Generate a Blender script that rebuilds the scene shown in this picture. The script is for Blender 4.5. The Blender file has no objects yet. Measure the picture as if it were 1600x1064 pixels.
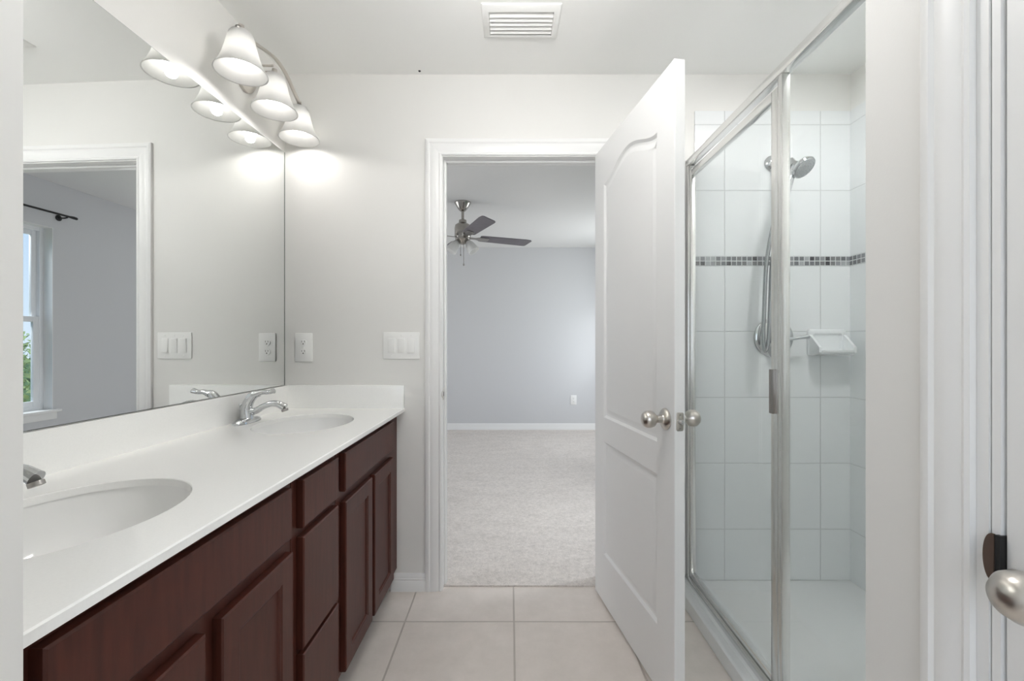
import bpy, bmesh, math, random
from mathutils import Vector, Matrix
random.seed(7)
C = bpy.context.scene.collection
S = bpy.context.scene
PI = math.pi
H = 1.17            # camera height

# ------------------------------------------------------------------ camera
cam = bpy.data.objects.new('camera', bpy.data.cameras.new('camera'))
C.objects.link(cam)
cam.location = (0, 0, H)
cam.rotation_euler = (PI/2, 0, 0)
cam.data.sensor_width = 36.0
cam.data.lens = 36.0*690/1600
cam.data.shift_x = 3/1600
cam.data.shift_y = 3/1600
cam.data.clip_start = 0.01
S.camera = cam

# ------------------------------------------------------------------ world, exposure
S.view_settings.view_transform = 'Standard'
S.view_settings.look = 'None'
S.view_settings.gamma = 1
S.view_settings.use_curve_mapping = False
S.view_settings.exposure = 0.28
S.cycles.use_denoising = True
S.cycles.max_bounces = 14
S.cycles.diffuse_bounces = 10
S.cycles.glossy_bounces = 6
S.cycles.transparent_max_bounces = 12
S.cycles.caustics_reflective = False
S.cycles.caustics_refractive = False

def srgb(r, g, b):
    f = lambda c: (c/255/12.92) if c/255 <= .04045 else ((c/255+.055)/1.055)**2.4
    return (f(r), f(g), f(b), 1)

W = bpy.data.worlds.new('sky'); S.world = W
W.use_nodes = True
nt = W.node_tree
bg = nt.nodes['Background']
tc = nt.nodes.new('ShaderNodeTexCoord'); sp = nt.nodes.new('ShaderNodeSeparateXYZ')
rp = nt.nodes.new('ShaderNodeValToRGB')
nt.links.new(tc.outputs['Generated'], sp.inputs[0]); nt.links.new(sp.outputs['Z'], rp.inputs[0])
rp.color_ramp.elements[0].position = 0.0; rp.color_ramp.elements[0].color = srgb(214, 230, 246)
rp.color_ramp.elements[1].position = 0.5; rp.color_ramp.elements[1].color = srgb(140, 188, 240)
nt.links.new(rp.outputs[0], bg.inputs[0])
bg.inputs[1].default_value = 1.0

def area(name, loc, rot, sx, sy, power, col=(1, 1, 1)):
    l = bpy.data.lights.new(name, 'AREA'); l.shape = 'RECTANGLE'; l.size = sx; l.size_y = sy
    l.energy = power; l.color = col
    o = bpy.data.objects.new(name, l); C.objects.link(o); o.location = loc; o.rotation_euler = rot
    return o
# area lamps facing in: daylight at the right bedroom windows, plus added fill
area('daylight_fill', (1.80, 4.90, 1.45), (0, PI/2, 0), 1.4, 0.9, 27, (.97, .985, 1))
area('daylight_fill', (-3.40, 4.0, 1.4), (0, -PI/2, 0), 1.4, 1.8, 18, (1, .99, .97))  # added bedroom fill, shining in by an invented left-wall opening
area('daylight_fill', (2.75, 2.88, 3.0), (0, math.radians(38), 0), .8, 1.2, 85, (.97, .985, 1))
sun = bpy.data.lights.new('sun', 'SUN'); sun.energy = 2.2; sun.angle = .01; sun.color = (1, .97, .9)
so = bpy.data.objects.new('sun', sun); C.objects.link(so); so.rotation_euler = Vector((.75, -.1, -.65)).to_track_quat('-Z', 'Y').to_euler()
area('daylight_fill', (-.35, -1.50, 1.45), (PI/2, 0, 0), 1.5, 1.5, 11, (.98, .985, 1))  # added bathroom fill from behind the viewer, no known window there
BULB = 7.0          # vanity bulb emission
LAMP = 1.1          # watts thrown down out of each vanity shade
DOME = 27.0         # added fill globe over the bathroom
REAR = 0.5          # added fill globe behind the viewer
SHOW = 105.0         # added fill light above the shower

# ------------------------------------------------------------------ materials
def new_mat(name):
    m = bpy.data.materials.new(name); m.use_nodes = True
    return m, m.node_tree, m.node_tree.nodes['Principled BSDF']

def mat(name, col, rough=.5, metal=0, bump=0, bscale=200, cvar=0, cscale=30, coat=0, stretch=None, spec=None):
    m, nt, p = new_mat(name)
    p.inputs['Base Color'].default_value = col
    p.inputs['Roughness'].default_value = rough
    p.inputs['Metallic'].default_value = metal
    if coat: p.inputs['Coat Weight'].default_value = coat; p.inputs['Coat Roughness'].default_value = .08
    if spec is not None: p.inputs['Specular IOR Level'].default_value = spec
    tcn = nt.nodes.new('ShaderNodeNewGeometry')
    vec = tcn.outputs['Position']
    if stretch:
        mp = nt.nodes.new('ShaderNodeMapping'); mp.inputs['Scale'].default_value = stretch
        nt.links.new(vec, mp.inputs['Vector']); vec = mp.outputs[0]
    if bump:
        n = nt.nodes.new('ShaderNodeTexNoise'); n.inputs['Scale'].default_value = bscale; n.inputs['Detail'].default_value = 4
        b = nt.nodes.new('ShaderNodeBump'); b.inputs['Strength'].default_value = bump; b.inputs['Distance'].default_value = .002
        nt.links.new(vec, n.inputs['Vector']); nt.links.new(n.outputs[0], b.inputs['Height']); nt.links.new(b.outputs[0], p.inputs['Normal'])
    if cvar:
        n = nt.nodes.new('ShaderNodeTexNoise'); n.inputs['Scale'].default_value = cscale; n.inputs['Detail'].default_value = 6
        r = nt.nodes.new('ShaderNodeValToRGB')
        lo = [c*(1-cvar) for c in col[:3]]+[1]; hi = [min(1, c*(1+cvar)) for c in col[:3]]+[1]
        r.color_ramp.elements[0].color = lo; r.color_ramp.elements[1].color = hi
        r.color_ramp.elements[0].position = .3; r.color_ramp.elements[1].position = .7
        nt.links.new(vec, n.inputs['Vector']); nt.links.new(n.outputs[0], r.inputs[0]); nt.links.new(r.outputs[0], p.inputs['Base Color'])
    return m

def emit(name, col, strength):
    m = bpy.data.materials.new(name); m.use_nodes = True; nt = m.node_tree
    nt.nodes.clear()
    o = nt.nodes.new('ShaderNodeOutputMaterial'); e = nt.nodes.new('ShaderNodeEmission')
    e.inputs[0].default_value = col; e.inputs[1].default_value = strength
    nt.links.new(e.outputs[0], o.inputs[0]); return m

def glass(name, tint):
    m = bpy.data.materials.new(name); m.use_nodes = True; nt = m.node_tree; nt.nodes.clear()
    o = nt.nodes.new('ShaderNodeOutputMaterial'); t = nt.nodes.new('ShaderNodeBsdfTransparent'); g = nt.nodes.new('ShaderNodeBsdfGlossy')
    g.inputs['Roughness'].default_value = .0; t.inputs[0].default_value = tint
    lw = nt.nodes.new('ShaderNodeLayerWeight'); lw.inputs[0].default_value = .5      # facing = 1 - |cos|
    pw = nt.nodes.new('ShaderNodeMath'); pw.operation = 'POWER'; pw.inputs[1].default_value = 5
    f = nt.nodes.new('ShaderNodeMath'); f.operation = 'MULTIPLY_ADD'; f.inputs[1].default_value = .9; f.inputs[2].default_value = .03
    nt.links.new(lw.outputs['Facing'], pw.inputs[0]); nt.links.new(pw.outputs[0], f.inputs[0])
    mx = nt.nodes.new('ShaderNodeMixShader')
    nt.links.new(f.outputs[0], mx.inputs[0]); nt.links.new(t.outputs[0], mx.inputs[1]); nt.links.new(g.outputs[0], mx.inputs[2]); nt.links.new(mx.outputs[0], o.inputs[0])
    return m

def frosted(name, col, tr=.55):
    m = bpy.data.materials.new(name); m.use_nodes = True; nt = m.node_tree; nt.nodes.clear()
    o = nt.nodes.new('ShaderNodeOutputMaterial'); d = nt.nodes.new('ShaderNodeBsdfDiffuse'); t = nt.nodes.new('ShaderNodeBsdfTranslucent')
    g = nt.nodes.new('ShaderNodeBsdfGlossy'); g.inputs['Roughness'].default_value = .2
    d.inputs[0].default_value = col; t.inputs[0].default_value = col
    m1 = nt.nodes.new('ShaderNodeMixShader'); m1.inputs[0].default_value = tr
    m2 = nt.nodes.new('ShaderNodeMixShader'); m2.inputs[0].default_value = .05
    nt.links.new(d.outputs[0], m1.inputs[1]); nt.links.new(t.outputs[0], m1.inputs[2])
    nt.links.new(m1.outputs[0], m2.inputs[1]); nt.links.new(g.outputs[0], m2.inputs[2]); nt.links.new(m2.outputs[0], o.inputs[0])
    return m

def grid_mat(name, col, grout, s, off, axes, gw, rough, var=.03, split=None, noise=0, palette=None, bumpd=.0015):
    """tiles laid on a grid in world position; axes are the two in-plane axes"""
    m, nt, p = new_mat(name)
    N = nt.nodes.new; L = nt.links.new
    def M(op, a, b=None, c=None):
        n = N('ShaderNodeMath'); n.operation = op
        for i, v in enumerate((a, b, c)):
            if v is None: continue
            if isinstance(v, (int, float)): n.inputs[i].default_value = v
            else: L(v, n.inputs[i])
        return n.outputs[0]
    g = N('ShaderNodeNewGeometry'); sx = N('ShaderNodeSeparateXYZ'); L(g.outputs['Position'], sx.inputs[0])
    cell, dist = [], []
    for i, a in enumerate(axes):
        u = sx.outputs['XYZ'[a] if False else a]
        o = off[i]
        if split and i == 1:
            o = M('ADD', split[0], M('MULTIPLY', M('GREATER_THAN', u, split[1]), split[2]))
        q = M('DIVIDE', M('SUBTRACT', u, o), s[i])
        fl = M('FLOOR', q); f = M('SUBTRACT', q, fl)
        cell.append(fl); dist.append(M('MULTIPLY', M('MINIMUM', f, M('SUBTRACT', 1.0, f)), s[i]))
    d = M('MINIMUM', dist[0], dist[1])
    mr = N('ShaderNodeMapRange'); L(d, mr.inputs[0]); mr.inputs[1].default_value = gw*.35; mr.inputs[2].default_value = gw*.65
    wn = N('ShaderNodeTexWhiteNoise'); wn.noise_dimensions = '2D'; cb = N('ShaderNodeCombineXYZ'); L(cell[0], cb.inputs[0]); L(cell[1], cb.inputs[1]); L(cb.outputs[0], wn.inputs['Vector'])
    r = N('ShaderNodeValToRGB'); L(wn.outputs['Value'], r.inputs[0])
    if palette:
        r.color_ramp.interpolation = 'CONSTANT'
        e = r.color_ramp.elements; e[0].color = palette[0][1]; e[0].position = 0
        e[1].position = palette[1][0]; e[1].color = palette[1][1]
        for pos, c in palette[2:]:
            x = e.new(pos); x.color = c
    else:
        r.color_ramp.elements[0].color = [c*(1-var) for c in col[:3]]+[1]; r.color_ramp.elements[1].color = [min(1, c*(1+var)) for c in col[:3]]+[1]
    tile = r.outputs[0]
    if noise:
        nz = N('ShaderNodeTexNoise'); nz.inputs['Scale'].default_value = 9; nz.inputs['Detail'].default_value = 8; nz.inputs['Roughness'].default_value = .7
        L(g.outputs['Position'], nz.inputs['Vector'])
        r2 = N('ShaderNodeValToRGB'); L(nz.outputs[0], r2.inputs[0]); r2.color_ramp.elements[0].position = .3; r2.color_ramp.elements[1].position = .7
        r2.color_ramp.elements[0].color = (1-noise, 1-noise, 1-noise*1.15, 1); r2.color_ramp.elements[1].color = (1+noise*.4, 1+noise*.4, 1+noise*.4, 1)
        mm = N('ShaderNodeMix'); mm.data_type = 'RGBA'; mm.blend_type = 'MULTIPLY'; mm.inputs[0].default_value = 1
        L(tile, mm.inputs[6]); L(r2.outputs[0], mm.inputs[7]); tile = mm.outputs[2]
    mx = N('ShaderNodeMix'); mx.data_type = 'RGBA'; L(mr.outputs[0], mx.inputs[0]); mx.inputs[6].default_value = grout; L(tile, mx.inputs[7])
    L(mx.outputs[2], p.inputs['Base Color'])
    rr = N('ShaderNodeMapRange'); L(mr.outputs[0], rr.inputs[0]); rr.inputs[3].default_value = .8; rr.inputs[4].default_value = rough; L(rr.outputs[0], p.inputs['Roughness'])
    b = N('ShaderNodeBump'); b.inputs['Strength'].default_value = .6; b.inputs['Distance'].default_value = bumpd; L(mr.outputs[0], b.inputs['Height']); L(b.outputs[0], p.inputs['Normal'])
    return m

PAINT = mat('paint_bath', srgb(228, 227, 224), .55, bump=.06, bscale=260)
CEILM = mat('paint_ceiling', srgb(243, 243, 241), .7, bump=.05, bscale=220)
CEILB = mat('paint_ceiling_textured', srgb(226, 226, 225), .8, bump=.9, bscale=70)
BEDP = mat('paint_bedroom', srgb(208, 209, 211), .6, bump=.06, bscale=240)
TRIM = mat('trim_white', srgb(236, 236, 235), .35)
DOORM = mat('door_white', srgb(234, 234, 233), .38)
QUARTZ = mat('quartz', srgb(245, 245, 243), .13, cvar=.015, cscale=260)
PORC = mat('porcelain', srgb(240, 240, 239), .07)
CERAM = mat('ceramic', srgb(232, 234, 235), .15)
ACRYL = mat('pan_acrylic', srgb(226, 227, 227), .32)
WOOD = mat('cherry_stain', srgb(73, 36, 27), .42, cvar=.2, cscale=14, stretch=(5, 5, .6), spec=.3)
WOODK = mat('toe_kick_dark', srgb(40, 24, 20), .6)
CHROME = mat('chrome', (.62, .63, .64, 1), .06, 1)
STEEL = mat('polished_frame', (.82, .82, .81, 1), .2, 1, stretch=(1, 1, 1))
NICKEL = mat('brushed_nickel', (.60, .57, .53, 1), .28, 1)
NICKELD = mat('brushed_nickel_dark', (.40, .38, .36, 1), .3, 1)
PLATE = mat('plate_white', srgb(240, 240, 238), .3)
DARK = mat('dark_slot', srgb(30, 30, 30), .6)
FANM = mat('fan_nickel', (.40, .38, .35, 1), .24, 1)
BLACK = mat('black_metal', srgb(18, 18, 19), .45)
BLADE = mat('blade_grey_wood', srgb(114, 110, 116), .45, cvar=.16, cscale=18, stretch=(1, 6, 1))
VINYL = mat('vinyl_white', srgb(238, 240, 242), .35)
MIRR = mat('mirror_silver', (.93, .945, .935, 1), .0, 1)
MEDGE = mat('mirror_edge', srgb(96, 104, 100), .3)
GLASS = glass('shower_glass', (.965, .98, .98, 1))
PANE = glass('window_glass', (.98, .99, .99, 1))
SHADE = frosted('opal_glass', (.80, .80, .79, 1), .55)
ALAB = frosted('alabaster_glass', (.93, .93, .92, 1), .45)
BULBM = emit('bulb_glow', (1, .965, .92, 1), BULB)
DOMEM = emit('fill_globe_glow', (1, .985, .965, 1), DOME)
REARM = emit('rear_fill_glow', (1, .985, .965, 1), REAR)
SHOWM = emit('shower_fill_glow', (1, .99, .975, 1), SHOW)
FLOORT = grid_mat('floor_tile', srgb(225, 216, 209), srgb(188, 179, 171), (.457, .457), (.016, 1.850), (0, 1), .007, .42, var=.02, noise=.09)
TILEB = grid_mat('shower_tile_back', srgb(233, 235, 236), srgb(206, 208, 209), (.2255, .31), (1.010, 0), (0, 2), .0045, .12, var=.008, split=(1.531, 1.553, .044))
TILES = grid_mat('shower_tile_side', srgb(233, 235, 236), srgb(206, 208, 209), (.2255, .31), (2.085, 0), (1, 2), .0045, .12, var=.008, split=(1.531, 1.553, .044))
MPAL = [(0, srgb(62, 62, 66)), (.2, srgb(112, 114, 118)), (.42, srgb(140, 142, 146)), (.62, srgb(168, 170, 174)), (.8, srgb(122, 122, 124))]
MOSB = grid_mat('mosaic_back', (1, 1, 1, 1), srgb(214, 216, 217), (.0245, .022), (.845, 1.531), (0, 2), .0035, .12, palette=MPAL)
MOSS = grid_mat('mosaic_side', (1, 1, 1, 1), srgb(214, 216, 217), (.0245, .022), (2.085, 1.531), (1, 2), .0035, .12, palette=MPAL)
GRASS = mat('grass', srgb(96, 120, 60), .9, cvar=.3, cscale=3)
LEAF = mat('leaf_green', srgb(150, 168, 112), .6, cvar=.35, cscale=5)
BARK = mat('bark', srgb(98, 84, 70), .9)

# carpet: fibre tint with a fine bumpy pile
CARP, nt, p = new_mat('carpet_pile')
gN = nt.nodes.new('ShaderNodeNewGeometry')
n1 = nt.nodes.new('ShaderNodeTexNoise'); n1.inputs['Scale'].default_value = 170; n1.inputs['Detail'].default_value = 3
mp = nt.nodes.new('ShaderNodeMapping'); mp.inputs['Scale'].default_value = (1.4, 3, 1)
n2 = nt.nodes.new('ShaderNodeTexNoise'); n2.inputs['Scale'].default_value = 3.0; n2.inputs['Detail'].default_value = 5
n3 = nt.nodes.new('ShaderNodeTexNoise'); n3.inputs['Scale'].default_value = 45; n3.inputs['Detail'].default_value = 3
r1 = nt.nodes.new('ShaderNodeValToRGB'); r1.color_ramp.elements[0].position = .3; r1.color_ramp.elements[1].position = .7
r1.color_ramp.elements[0].color = srgb(186, 179, 173); r1.color_ramp.elements[1].color = srgb(230, 223, 217)
ad = nt.nodes.new('ShaderNodeMath'); ad.operation = 'MULTIPLY_ADD'; ad.inputs[1].default_value = .5
ad2 = nt.nodes.new('ShaderNodeMath'); ad2.operation = 'MULTIPLY_ADD'; ad2.inputs[1].default_value = .38
sc_ = nt.nodes.new('ShaderNodeMath'); sc_.operation = 'MULTIPLY'; sc_.inputs[1].default_value = .22
bp = nt.nodes.new('ShaderNodeBump'); bp.inputs['Strength'].default_value = 1; bp.inputs['Distance'].default_value = .006
Lk = nt.links.new
Lk(gN.outputs['Position'], n1.inputs['Vector']); Lk(gN.outputs['Position'], mp.inputs['Vector']); Lk(mp.outputs[0], n2.inputs['Vector']); Lk(gN.outputs['Position'], n3.inputs['Vector'])
Lk(n2.outputs[0], sc_.inputs[0]); Lk(n3.outputs[0], ad2.inputs[0]); Lk(sc_.outputs[0], ad2.inputs[2])
Lk(n1.outputs[0], ad.inputs[0]); Lk(ad2.outputs[0], ad.inputs[2]); Lk(ad.outputs[0], r1.inputs[0]); Lk(r1.outputs[0], p.inputs['Base Color'])
Lk(ad.outputs[0], bp.inputs['Height']); Lk(bp.outputs[0], p.inputs['Normal']); p.inputs['Roughness'].default_value = .95; p.inputs['Specular IOR Level'].default_value = .1

# ------------------------------------------------------------------ mesh builder
ROOT = {}
class MB:
    def __init__(self, M=None): self.bm = bmesh.new(); self.M = M
    def box(self, x0, x1, y0, y1, z0, z1, bev=0, seg=2, M=None):
        vs = [self.bm.verts.new((x, y, z)) for x in (x0, x1) for y in (y0, y1) for z in (z0, z1)]
        f = [(0, 1, 3, 2), (4, 6, 7, 5), (0, 4, 5, 1), (2, 3, 7, 6), (0, 2, 6, 4), (1, 5, 7, 3)]
        fs = [self.bm.faces.new([vs[i] for i in q]) for q in f]
        if bev:
            es = list({e for q in fs for e in q.edges})
            r = bmesh.ops.bevel(self.bm, geom=es, offset=bev, segments=seg, profile=.5, affect='EDGES')
            vs = list({v for q in r['faces'] for v in q.verts} | {v for v in vs if v.is_valid})
        if M is not None: bmesh.ops.transform(self.bm, matrix=M, verts=vs)
        return self
    def prism(self, pts, z0, z1):
        a = [self.bm.verts.new((x, y, z0)) for x, y in pts]; b = [self.bm.verts.new((x, y, z1)) for x, y in pts]
        self.bm.faces.new(a); self.bm.faces.new(b)
        for i in range(len(a)):
            j = (i+1) % len(a); self.bm.faces.new((a[i], a[j], b[j], b[i]))
        return self
    def sweep(self, rings, close=False, caps=True):
        """rings: list of lists of points"""
        R = [[self.bm.verts.new(p) for p in r] for r in rings]
        n = len(R[0]); m = len(R)
        for i in range(m if close else m-1):
            A, B = R[i], R[(i+1) % m]
            for j in range(n):
                k = (j+1) % n; self.bm.faces.new((A[j], A[k], B[k], B[j]))
        if caps and not close:
            self.bm.faces.new(R[0]); self.bm.faces.new(R[-1][::-1])
        return self
    def lathe(self, prof, loc=(0, 0, 0), axis=(0, 0, 1), n=32, sx=1, sy=1, caps=True):
        q = Vector((0, 0, 1)).rotation_difference(Vector(axis).normalized())
        rings = []
        for r, h in prof:
            r = max(r, 1e-4)
            rings.append([Vector(loc) + q @ Vector((sx*r*math.cos(2*PI*k/n), sy*r*math.sin(2*PI*k/n), h)) for k in range(n)])
        return self.sweep(rings, caps=caps)
    def tube(self, pts, r, n=12, smooth=6, flat=1.0, closed=False, up=None):
        """tube along points, r number or list; flat squashes the second axis"""
        P = [Vector(p) for p in pts]; rr = r if isinstance(r, (list, tuple)) else [r]*len(P)
        if smooth and len(P) > 2:
            Q, rq = [], []
            for i in range(len(P)-1):
                p0 = P[max(0, i-1)]; p1 = P[i]; p2 = P[i+1]; p3 = P[min(len(P)-1, i+2)]
                for s in range(smooth):
                    t = s/smooth
                    Q.append(.5*((2*p1)+(p2-p0)*t+(2*p0-5*p1+4*p2-p3)*t*t+(3*p1-p0-3*p2+p3)*t**3)); rq.append(rr[i]*(1-t)+rr[i+1]*t)
            Q.append(P[-1]); rq.append(rr[-1]); P, rr = Q, rq
        rings = []; u = None
        for i, p in enumerate(P):
            t = (P[min(i+1, len(P)-1)] - P[max(i-1, 0)]).normalized()
            if up is not None: u = (Vector(up) - t*t.dot(Vector(up))).normalized()
            elif u is None:
                a = Vector((0, 0, 1)) if abs(t.z) < .9 else Vector((1, 0, 0)); u = (a - t*t.dot(a)).normalized()
            else: u = (u - t*t.dot(u)).normalized()
            v = t.cross(u)
            rings.append([p + (u*math.cos(2*PI*k/n)*flat + v*math.sin(2*PI*k/n))*rr[i] for k in range(n)])
        return self.sweep(rings)
    def sphere(self, loc, r, sx=1, sy=1, sz=1, n=24):
        m = Matrix.Translation(loc) @ Matrix.Diagonal((sx, sy, sz, 1))
        bmesh.ops.create_uvsphere(self.bm, u_segments=n, v_segments=n//2, radius=r, matrix=m); return self
    def build(self, name, material, parent=None, smooth=True, ang=35):
        bmesh.ops.recalc_face_normals(self.bm, faces=self.bm.faces)
        if self.M is not None: bmesh.ops.transform(self.bm, matrix=self.M, verts=self.bm.verts)
        me = bpy.data.meshes.new(name)
        if parent is not None:
            T = ROOT.get(parent, Matrix()); bmesh.ops.transform(self.bm, matrix=T.inverted(), verts=self.bm.verts)
        self.bm.to_mesh(me); self.bm.free()
        if smooth:
            for q in me.polygons: q.use_smooth = True
            me.set_sharp_from_angle(angle=math.radians(ang))
        me.materials.append(material)
        o = bpy.data.objects.new(name, me); C.objects.link(o)
        if parent is not None: o.parent = parent; ROOT[o] = ROOT.get(parent, Matrix())
        return o

def tag(o, label, cat, group=None, kind=None):
    if label: o['label'] = label
    if cat: o['category'] = cat
    if group: o['group'] = group
    if kind: o['kind'] = kind
    return o
def thing(name, loc, label, cat, group=None, kind=None):
    o = bpy.data.objects.new(name, None); C.objects.link(o); o.location = loc; o.empty_display_size = .05
    ROOT[o] = Matrix.Translation(loc)
    return tag(o, label, cat, group, kind)
def struct(mb, name, m, **k):
    o = mb.build(name, m, smooth=k.pop('smooth', True)); o['kind'] = 'structure'
    for a, b in k.items(): o[a] = b
    return o

def inset(poly, d):
    """inset a closed counter-clockwise polygon by d"""
    n = len(poly); out = []
    for i in range(n):
        p0, p1, p2 = (Vector(poly[(i+k) % n]) for k in (-1, 0, 1))
        e1 = (p1-p0).normalized(); e2 = (p2-p1).normalized()
        n1 = Vector((-e1.y, e1.x)); n2 = Vector((-e2.y, e2.x))
        b = n1+n2; b = b/max(b.length_squared, 1e-6)*2
        out.append(tuple(p1 + b*d*1.0 if b.length < 4 else p1+n1*d))
    return out
def relief(mb, outer, panels, f, back):
    """front face with sunk or raised panels. f(u, v, depth) -> xyz; back = depth the rim is carried to"""
    bm = mb.bm
    def loop(poly, d): return [bm.verts.new(f(u, v, d)) for u, v in poly]
    def strip(A, B):
        for i in range(len(A)):
            j = (i+1) % len(A); bm.faces.new((A[i], A[j], B[j], B[i]))
    O = loop(outer, 0); edges = [bm.edges.new((O[i], O[(i+1) % len(O)])) for i in range(len(O))]
    for poly, prof in panels:
        A = loop(poly, 0); edges += [bm.edges.new((A[i], A[(i+1) % len(A)])) for i in range(len(A))]
        for ins, dep in prof:
            B = loop(inset(poly, ins), dep); strip(A, B); A = B
        bm.faces.new(A)
    bmesh.ops.triangle_fill(bm, use_beauty=True, edges=edges)
    strip(O, loop(outer, back))
def rect(u0, u1, v0, v1): return [(u0, v0), (u1, v0), (u1, v1), (u0, v1)]

def casing(mb, a0, a1, ztop, width, f, prof=None):
    """mitred casing round an opening a0..a1 up to ztop; f(a, z, t) maps to world, t out of the wall"""
    prof = prof or [(0, 0), (0, .009), (.006, .011), (.012, .008), (.030, .013), (.042, .013), (.047, .0115), (.052, .0155), (.062, .0155), (.068, .012), (.068, 0)]
    k = width/.068
    for seg in (((0, 0), (0, 1)), ((0, 1), (1, 1)), ((1, 1), (1, 0))):
        rings = []
        for sx, sz in seg:
            rings.append([f((a0-u*k) if sx == 0 else (a1+u*k), (ztop+u*k) if sz else 0.0, t) for u, t in prof])
        mb.sweep(rings)
    return mb
def base_prof(): return [(0, 0), (.014, 0), (.014, .045), (.011, .05), (.012, .058), (.009, .062), (.009, .070), (.004, .082), (0, .082)]

# ------------------------------------------------------------------ room shell
DY = 2.085; CZ = 2.435; AL = math.radians(1.8)
def xw(y, off=0): return -1.065 - math.tan(AL)*(DY-y) + off
OX0, OX1, OZ = -.318, .43, 2.047      # bathroom doorway

struct(MB().box(-1.5, 1.75, -1.42, 2.113, -.1, 0), 'floor', FLOORT, smooth=False)
struct(MB().box(-3.4, 1.75, 2.195, 6.05, -.1, 0), 'floor_bedroom', TRIM, smooth=False)
o = MB().prism([(-3.19, 2.196), (OX0+.001, 2.196), (OX0+.001, 2.113), (OX1-.001, 2.113), (OX1-.001, 2.196), (1.579, 2.196), (1.579, 5.879), (-3.19, 5.879)], 0, .008).build('carpet', CARP, smooth=False)
tag(o, 'pale grey-beige cut-pile carpet covering the bedroom floor beyond the doorway', 'carpet', kind='stuff')
struct(MB().box(-1.5, 1.75, -1.42, 2.14, CZ, CZ+.08), 'ceiling', CEILM, smooth=False)
struct(MB().box(-3.4, 1.75, 2.14, 6.05, CZ, CZ+.08), 'ceiling_bedroom', CEILB, smooth=False)
struct(MB().prism([(xw(.3), .3), (xw(2.2), 2.2), (xw(2.2)-.12, 2.2), (xw(.3)-.12, .3)], 0, CZ), 'wall_left', PAINT, smooth=False)
struct(MB().box(-1.3, OX0-.018, DY, 2.14, 0, CZ).box(OX1+.018, 1.75, DY, 2.14, 0, CZ).box(OX0-.018, OX1+.018, DY, 2.14, OZ+.018, CZ), 'wall_far', PAINT, smooth=False)
struct(MB().box(-3.4, OX0-.018, 2.14, 2.195, 0, CZ).box(OX1+.018, 1.75, 2.14, 2.195, 0, CZ).box(OX0-.018, OX1+.018, 2.14, 2.195, OZ+.018, CZ), 'wall_bedroom_near', BEDP, smooth=False)
RX = .62; RD0, RD1 = -.16, .565        # right wall face, closet doorway in it
struct(MB().box(RX, RX+.115, RD1+.02, .77, 0, CZ).box(RX, RX+.115, -1.3, RD0, 0, CZ).box(RX, RX+.115, RD0, RD1+.02, 2.05, CZ).box(RX+.115, 1.72, .66, .77, 0, CZ),
       'wall_right', PAINT, smooth=False)
struct(MB().box(1.608, 1.72, .77, DY, 0, CZ), 'wall_shower', PAINT, smooth=False)
struct(MB().box(-1.5, -.505, .335, .458, 0, CZ), 'wall_near', PAINT, smooth=False)
struct(MB().box(-1.5, -1.1, -1.42, -1.3, 0, CZ).box(.4, RX+.2, -1.42, -1.3, 0, CZ).box(-1.1, .4, -1.42, -1.3, 0, .7).box(-1.1, .4, -1.42, -1.3, 2.2, CZ), 'wall_back', PAINT, smooth=False)  # opening added so the rear fill lamp can shine in
struct(MB().box(-1.5, -1.38, -1.3, .335, 0, CZ), 'wall_hall', PAINT, smooth=False)
struct(MB().box(-3.4, 1.75, 5.88, 6.0, 0, CZ), 'wall_bedroom_far', BEDP, smooth=False)
BX = 1.58
W1 = (2.43, 3.33, .64, 2.075); W2 = (4.45, 5.35, .64, 2.075)
b = MB()
ys = [2.195, W1[0], W1[1], W2[0], W2[1], 5.88]
for i in range(5):
    if i in (1, 3):
        b.box(BX, BX+.13, ys[i], ys[i+1], 0, W1[2]); b.box(BX, BX+.13, ys[i], ys[i+1], W1[3], CZ)
    else: b.box(BX, BX+.13, ys[i], ys[i+1], 0, CZ)
struct(b, 'wall_bedroom_right', BEDP, smooth=False)
b = MB().box(-3.32, -3.2, 2.195, 3.1, 0, CZ).box(-3.32, -3.2, 4.9, 5.88, 0, CZ).box(-3.32, -3.2, 3.1, 4.9, 0, .7).box(-3.32, -3.2, 3.1, 4.9, 2.1, CZ)
struct(b, 'wall_bedroom_left', BEDP, smooth=False)

# shower tile cladding and mosaic bands
struct(MB().box(.87, 1.608, DY-.006, DY, .05, 2.26, bev=.001), 'wall_shower_tile_back', TILEB, smooth=False)
struct(MB().box(1.600, 1.608, .77, DY-.006, .05, 2.26, bev=.001), 'wall_shower_tile_side', TILES, smooth=False)
struct(MB().box(.87, 1.6, DY-.0075, DY-.005, 1.531, 1.575), 'trim_1', MOSB, smooth=False)
struct(MB().box(1.5985, 1.601, .77, DY-.0075, 1.531, 1.575), 'trim_2', MOSS, smooth=False)

# doorway: jamb lining, stop, casing
b = MB().box(OX0-.018, OX0, DY-.001, 2.196, 0, OZ+.018).box(OX1, OX1+.018, DY-.001, 2.196, 0, OZ+.018).box(OX0, OX1, DY-.001, 2.196, OZ, OZ+.018)
b.box(OX0, OX0+.011, 2.125, 2.16, 0, OZ, bev=.002).box(OX1-.011, OX1, 2.125, 2.16, 0, OZ, bev=.002).box(OX0+.011, OX1-.011, 2.125, 2.16, OZ-.011, OZ, bev=.002)
o = struct(b, 'trim_3', TRIM)
s = thing('strike_plate', (OX0, 2.105, .925), 'small brushed nickel strike plate on the left jamb of the bedroom doorway', 'strike plate')
MB().box(OX0-.001, OX0+.0015, 2.088, 2.118, .897, .953, bev=.0005).tube([(OX0, 2.089, .905), (OX0-.004, 2.078, .925), (OX0, 2.089, .945)], .0018, n=8).build('plate', NICKEL, s)
MB().box(OX0+.0012, OX0+.0018, 2.096, 2.112, .914, .936).build('latch_hole', DARK, s)
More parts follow.
